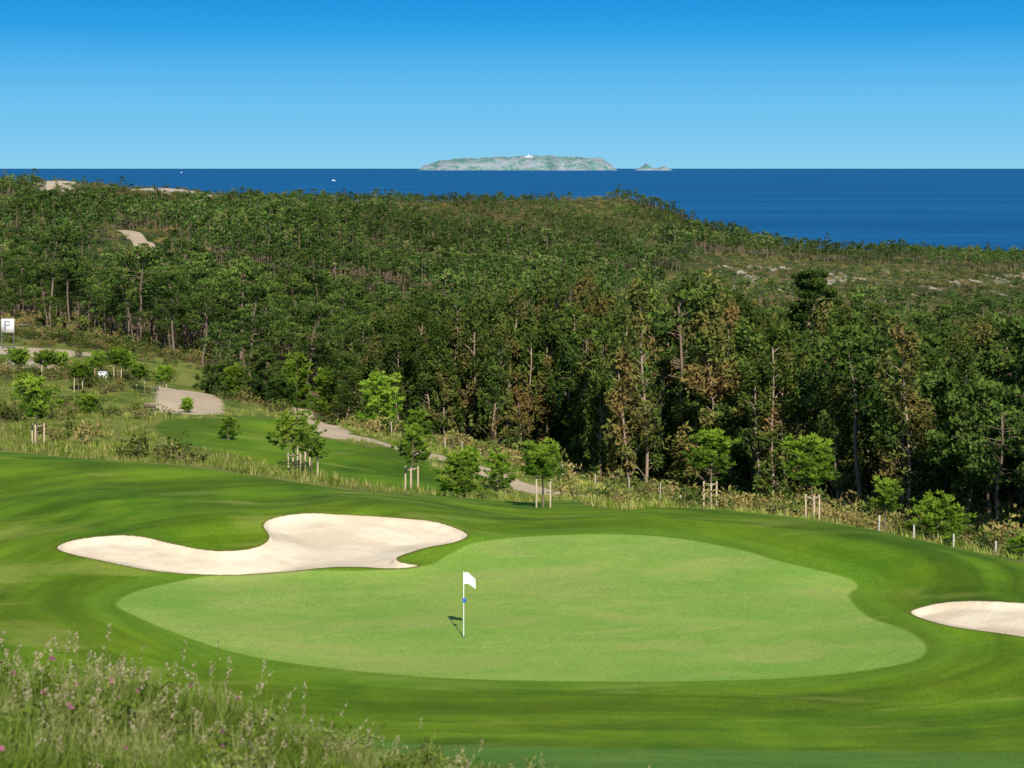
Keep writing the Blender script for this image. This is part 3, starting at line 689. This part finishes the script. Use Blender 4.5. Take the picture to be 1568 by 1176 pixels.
# ------------------------------------------------------------------ signs, box
def at(name,u,yy,mb,mats,dz=0,smooth=False):
    x_=(u-784)/F*yy; o=bpy.data.objects.new(name,mb.mesh(name,mats,smooth)); o.location=(x_,yy,float(height(x_,yy)[0])+dz); COL.objects.link(o); return o
grey=simple('sign_print',(.12,.13,.14),.6,.2,5)
mb=MB(); 
for sx in (-.8,.8): mb.tube([(sx,0,-1.2),(sx,0,3.3)],[.06,.06],1,8)
mb.box((0,-.08,2.3),(1.8,.06,1.9),0)
mb.tube([(-.35,-.12,1.6),(-.35,-.12,2.9)],[.09,.09],1,6); mb.box((-.05,-.115,2.85),(.5,.012,.14),1); mb.box((-.05,-.115,2.35),(.5,.012,.14),1); mb.box((.22,-.115,2.6),(.14,.012,.5),1)
at('parking_sign',12,262,mb,[white,grey],.9)
mb=MB()
for sx in (-.36,.36): mb.box((sx,0,.45),(.08,.08,1.3),0)
mb.box((0,-.06,.92),(.86,.03,.26),1); mb.box((0,0,1.12),(.95,.12,.05),0)
at('wooden_tee_sign',230,140,mb,[wood,simple('tee_board',(.16,.11,.07),.7,.2,5)])
mb=MB(); mb.box((0,0,.5),(.9,.6,1.0),0); mb.box((0,0,1.03),(1.0,.7,.06),0); mb.box((0,-.31,.5),(.7,.02,.75),0); mb.box((.25,-.33,.5),(.05,.03,.15),1)
at('utility_cabinet',158,200,mb,[white,grey])

# ------------------------------------------------------------------ lighthouse and boats
mb=MB(); mb.tube([(0,0,-20),(0,0,60),(0,0,75)],[26,22,20],0,16); mb.tube([(0,0,75),(0,0,80)],[30,30],0,16); mb.tube([(0,0,80),(0,0,95),(0,0,105)],[14,14,3],0,12)
mb.box((-60,0,18),(110,60,56),0); mb.box((70,0,14),(120,60,44),0)
o=bpy.data.objects.new('lighthouse',mb.mesh('lighthouse',[white])); 
lx=(810-784)/F*59600
o.location=(lx,59600,-66+23/F*58000*.88); COL.objects.link(o)
def boat(u,v,L_):
    yy=80.6/((v-257)/F); x_=(u-784)/F*yy
    mb=MB(); n_=9; xs=np.linspace(-.5,.5,n_)*L_; wd=L_*.15*np.sqrt(np.clip(1-(np.linspace(-.6,1,n_))**2,0.02,1))
    V=[]; 
    for X_,w_ in zip(xs,wd): V+=[(X_,-w_,L_*.13+.03*X_),(X_,-w_*.5,-.5),(X_,w_*.5,-.5),(X_,w_,L_*.13+.03*X_)]
    V=np.array(V); i=np.arange(n_*4).reshape(n_,4); f=[]
    for a_ in range(n_-1):
        for b_ in range(4): f.append([i[a_,b_],i[a_,(b_+1)%4],i[a_+1,(b_+1)%4],i[a_+1,b_]])
    f.append(list(i[0])); f.append(list(i[-1])); mb.add(V,f,0)
    mb.box((-L_*.08,0,L_*.2),(L_*.4,L_*.2,L_*.14),0); mb.box((-L_*.1,0,L_*.31),(L_*.22,L_*.16,L_*.08),0); mb.tube([(-L_*.1,0,L_*.3),(-L_*.1,0,L_*.5)],[L_*.01,L_*.006],0,6)
    o=bpy.data.objects.new('motor_boat',mb.mesh('motor_boat',[white])); o.location=(x_,yy,-65); COL.objects.link(o)
boat(511,277,26); boat(278,264.5,40)

# ------------------------------------------------------------------ light, sky, camera
EL,AZ=math.radians(37),math.radians(167)
sv=Vector((math.sin(AZ)*math.cos(EL),math.cos(AZ)*math.cos(EL),math.sin(EL)))
sd=bpy.data.lights.new('sun','SUN'); sd.energy=5.0; sd.angle=math.radians(.53); sd.color=(1,.94,.82)
so=bpy.data.objects.new('sun',sd); so.rotation_euler=(-sv).to_track_quat('-Z','Y').to_euler(); so.location=(20,-40,60); COL.objects.link(so)
w=bpy.data.worlds.new('World'); SC.world=w; w.use_nodes=True; w.node_tree.nodes.clear(); k=N(w.node_tree)
sky=k.node('ShaderNodeTexSky',sky_type='NISHITA'); sky.sun_disc=False; sky.sun_elevation=EL; sky.sun_rotation=AZ
sky.altitude=80; sky.air_density=1.0; sky.dust_density=0.0; sky.ozone_density=3.0
# clear maritime air: the low sky follows a saturated blue elevation gradient, merging into the Nishita dome above
tc=k.node('ShaderNodeTexCoord'); sp=k.node('ShaderNodeSeparateXYZ'); k.L.new(tc.outputs['Generated'],sp.inputs[0])
ramp=k.node('ShaderNodeValToRGB'); k.put(ramp.inputs[0],k.mr(sp.outputs[2],-.002,.12,0,1,False))
cr=ramp.color_ramp
def lin(c): return tuple(((v/255+.055)/1.055)**2.4 if v/255>.04 else v/255/12.92 for v in c)
stops=[(0,(144,208,237)),(.10,(130,202,239)),(.30,(108,192,240)),(.47,(82,178,236)),(.60,(50,162,231)),(.73,(34,150,225)),(1,(26,138,216))]
cr.elements[0].position=0; cr.elements[0].color=(*lin(stops[0][1]),1); cr.elements[1].position=1; cr.elements[1].color=(*lin(stops[-1][1]),1)
for p_,c_ in stops[1:-1]:
    e_=cr.elements.new(p_); e_.color=(*lin(c_),1)
low=k.gain(ramp.outputs[0],10.0)
skyc=k.mix(k.mr(sp.outputs[2],.12,.45),low,sky.outputs[0])
bg=k.node('ShaderNodeBackground'); bg.inputs[1].default_value=.1; k.L.new(skyc,bg.inputs[0])
wo=k.node('ShaderNodeOutputWorld'); k.L.new(bg.outputs[0],wo.inputs[0])
cam=bpy.data.cameras.new('camera'); co=bpy.data.objects.new('camera',cam); COL.objects.link(co); SC.camera=co
co.location=(0,0,EYE); co.rotation_euler=(math.radians(90),0,0)
cam.sensor_width=36; cam.lens=36*F/1568; cam.shift_y=-(588-257)/1568; cam.clip_start=.5; cam.clip_end=400000
cam.dof.use_dof=True; cam.dof.focus_distance=75; cam.dof.aperture_fstop=4.0
SC.view_settings.view_transform='Standard'; SC.view_settings.look='None'; SC.view_settings.exposure=0
print('done',time.time()-T0)
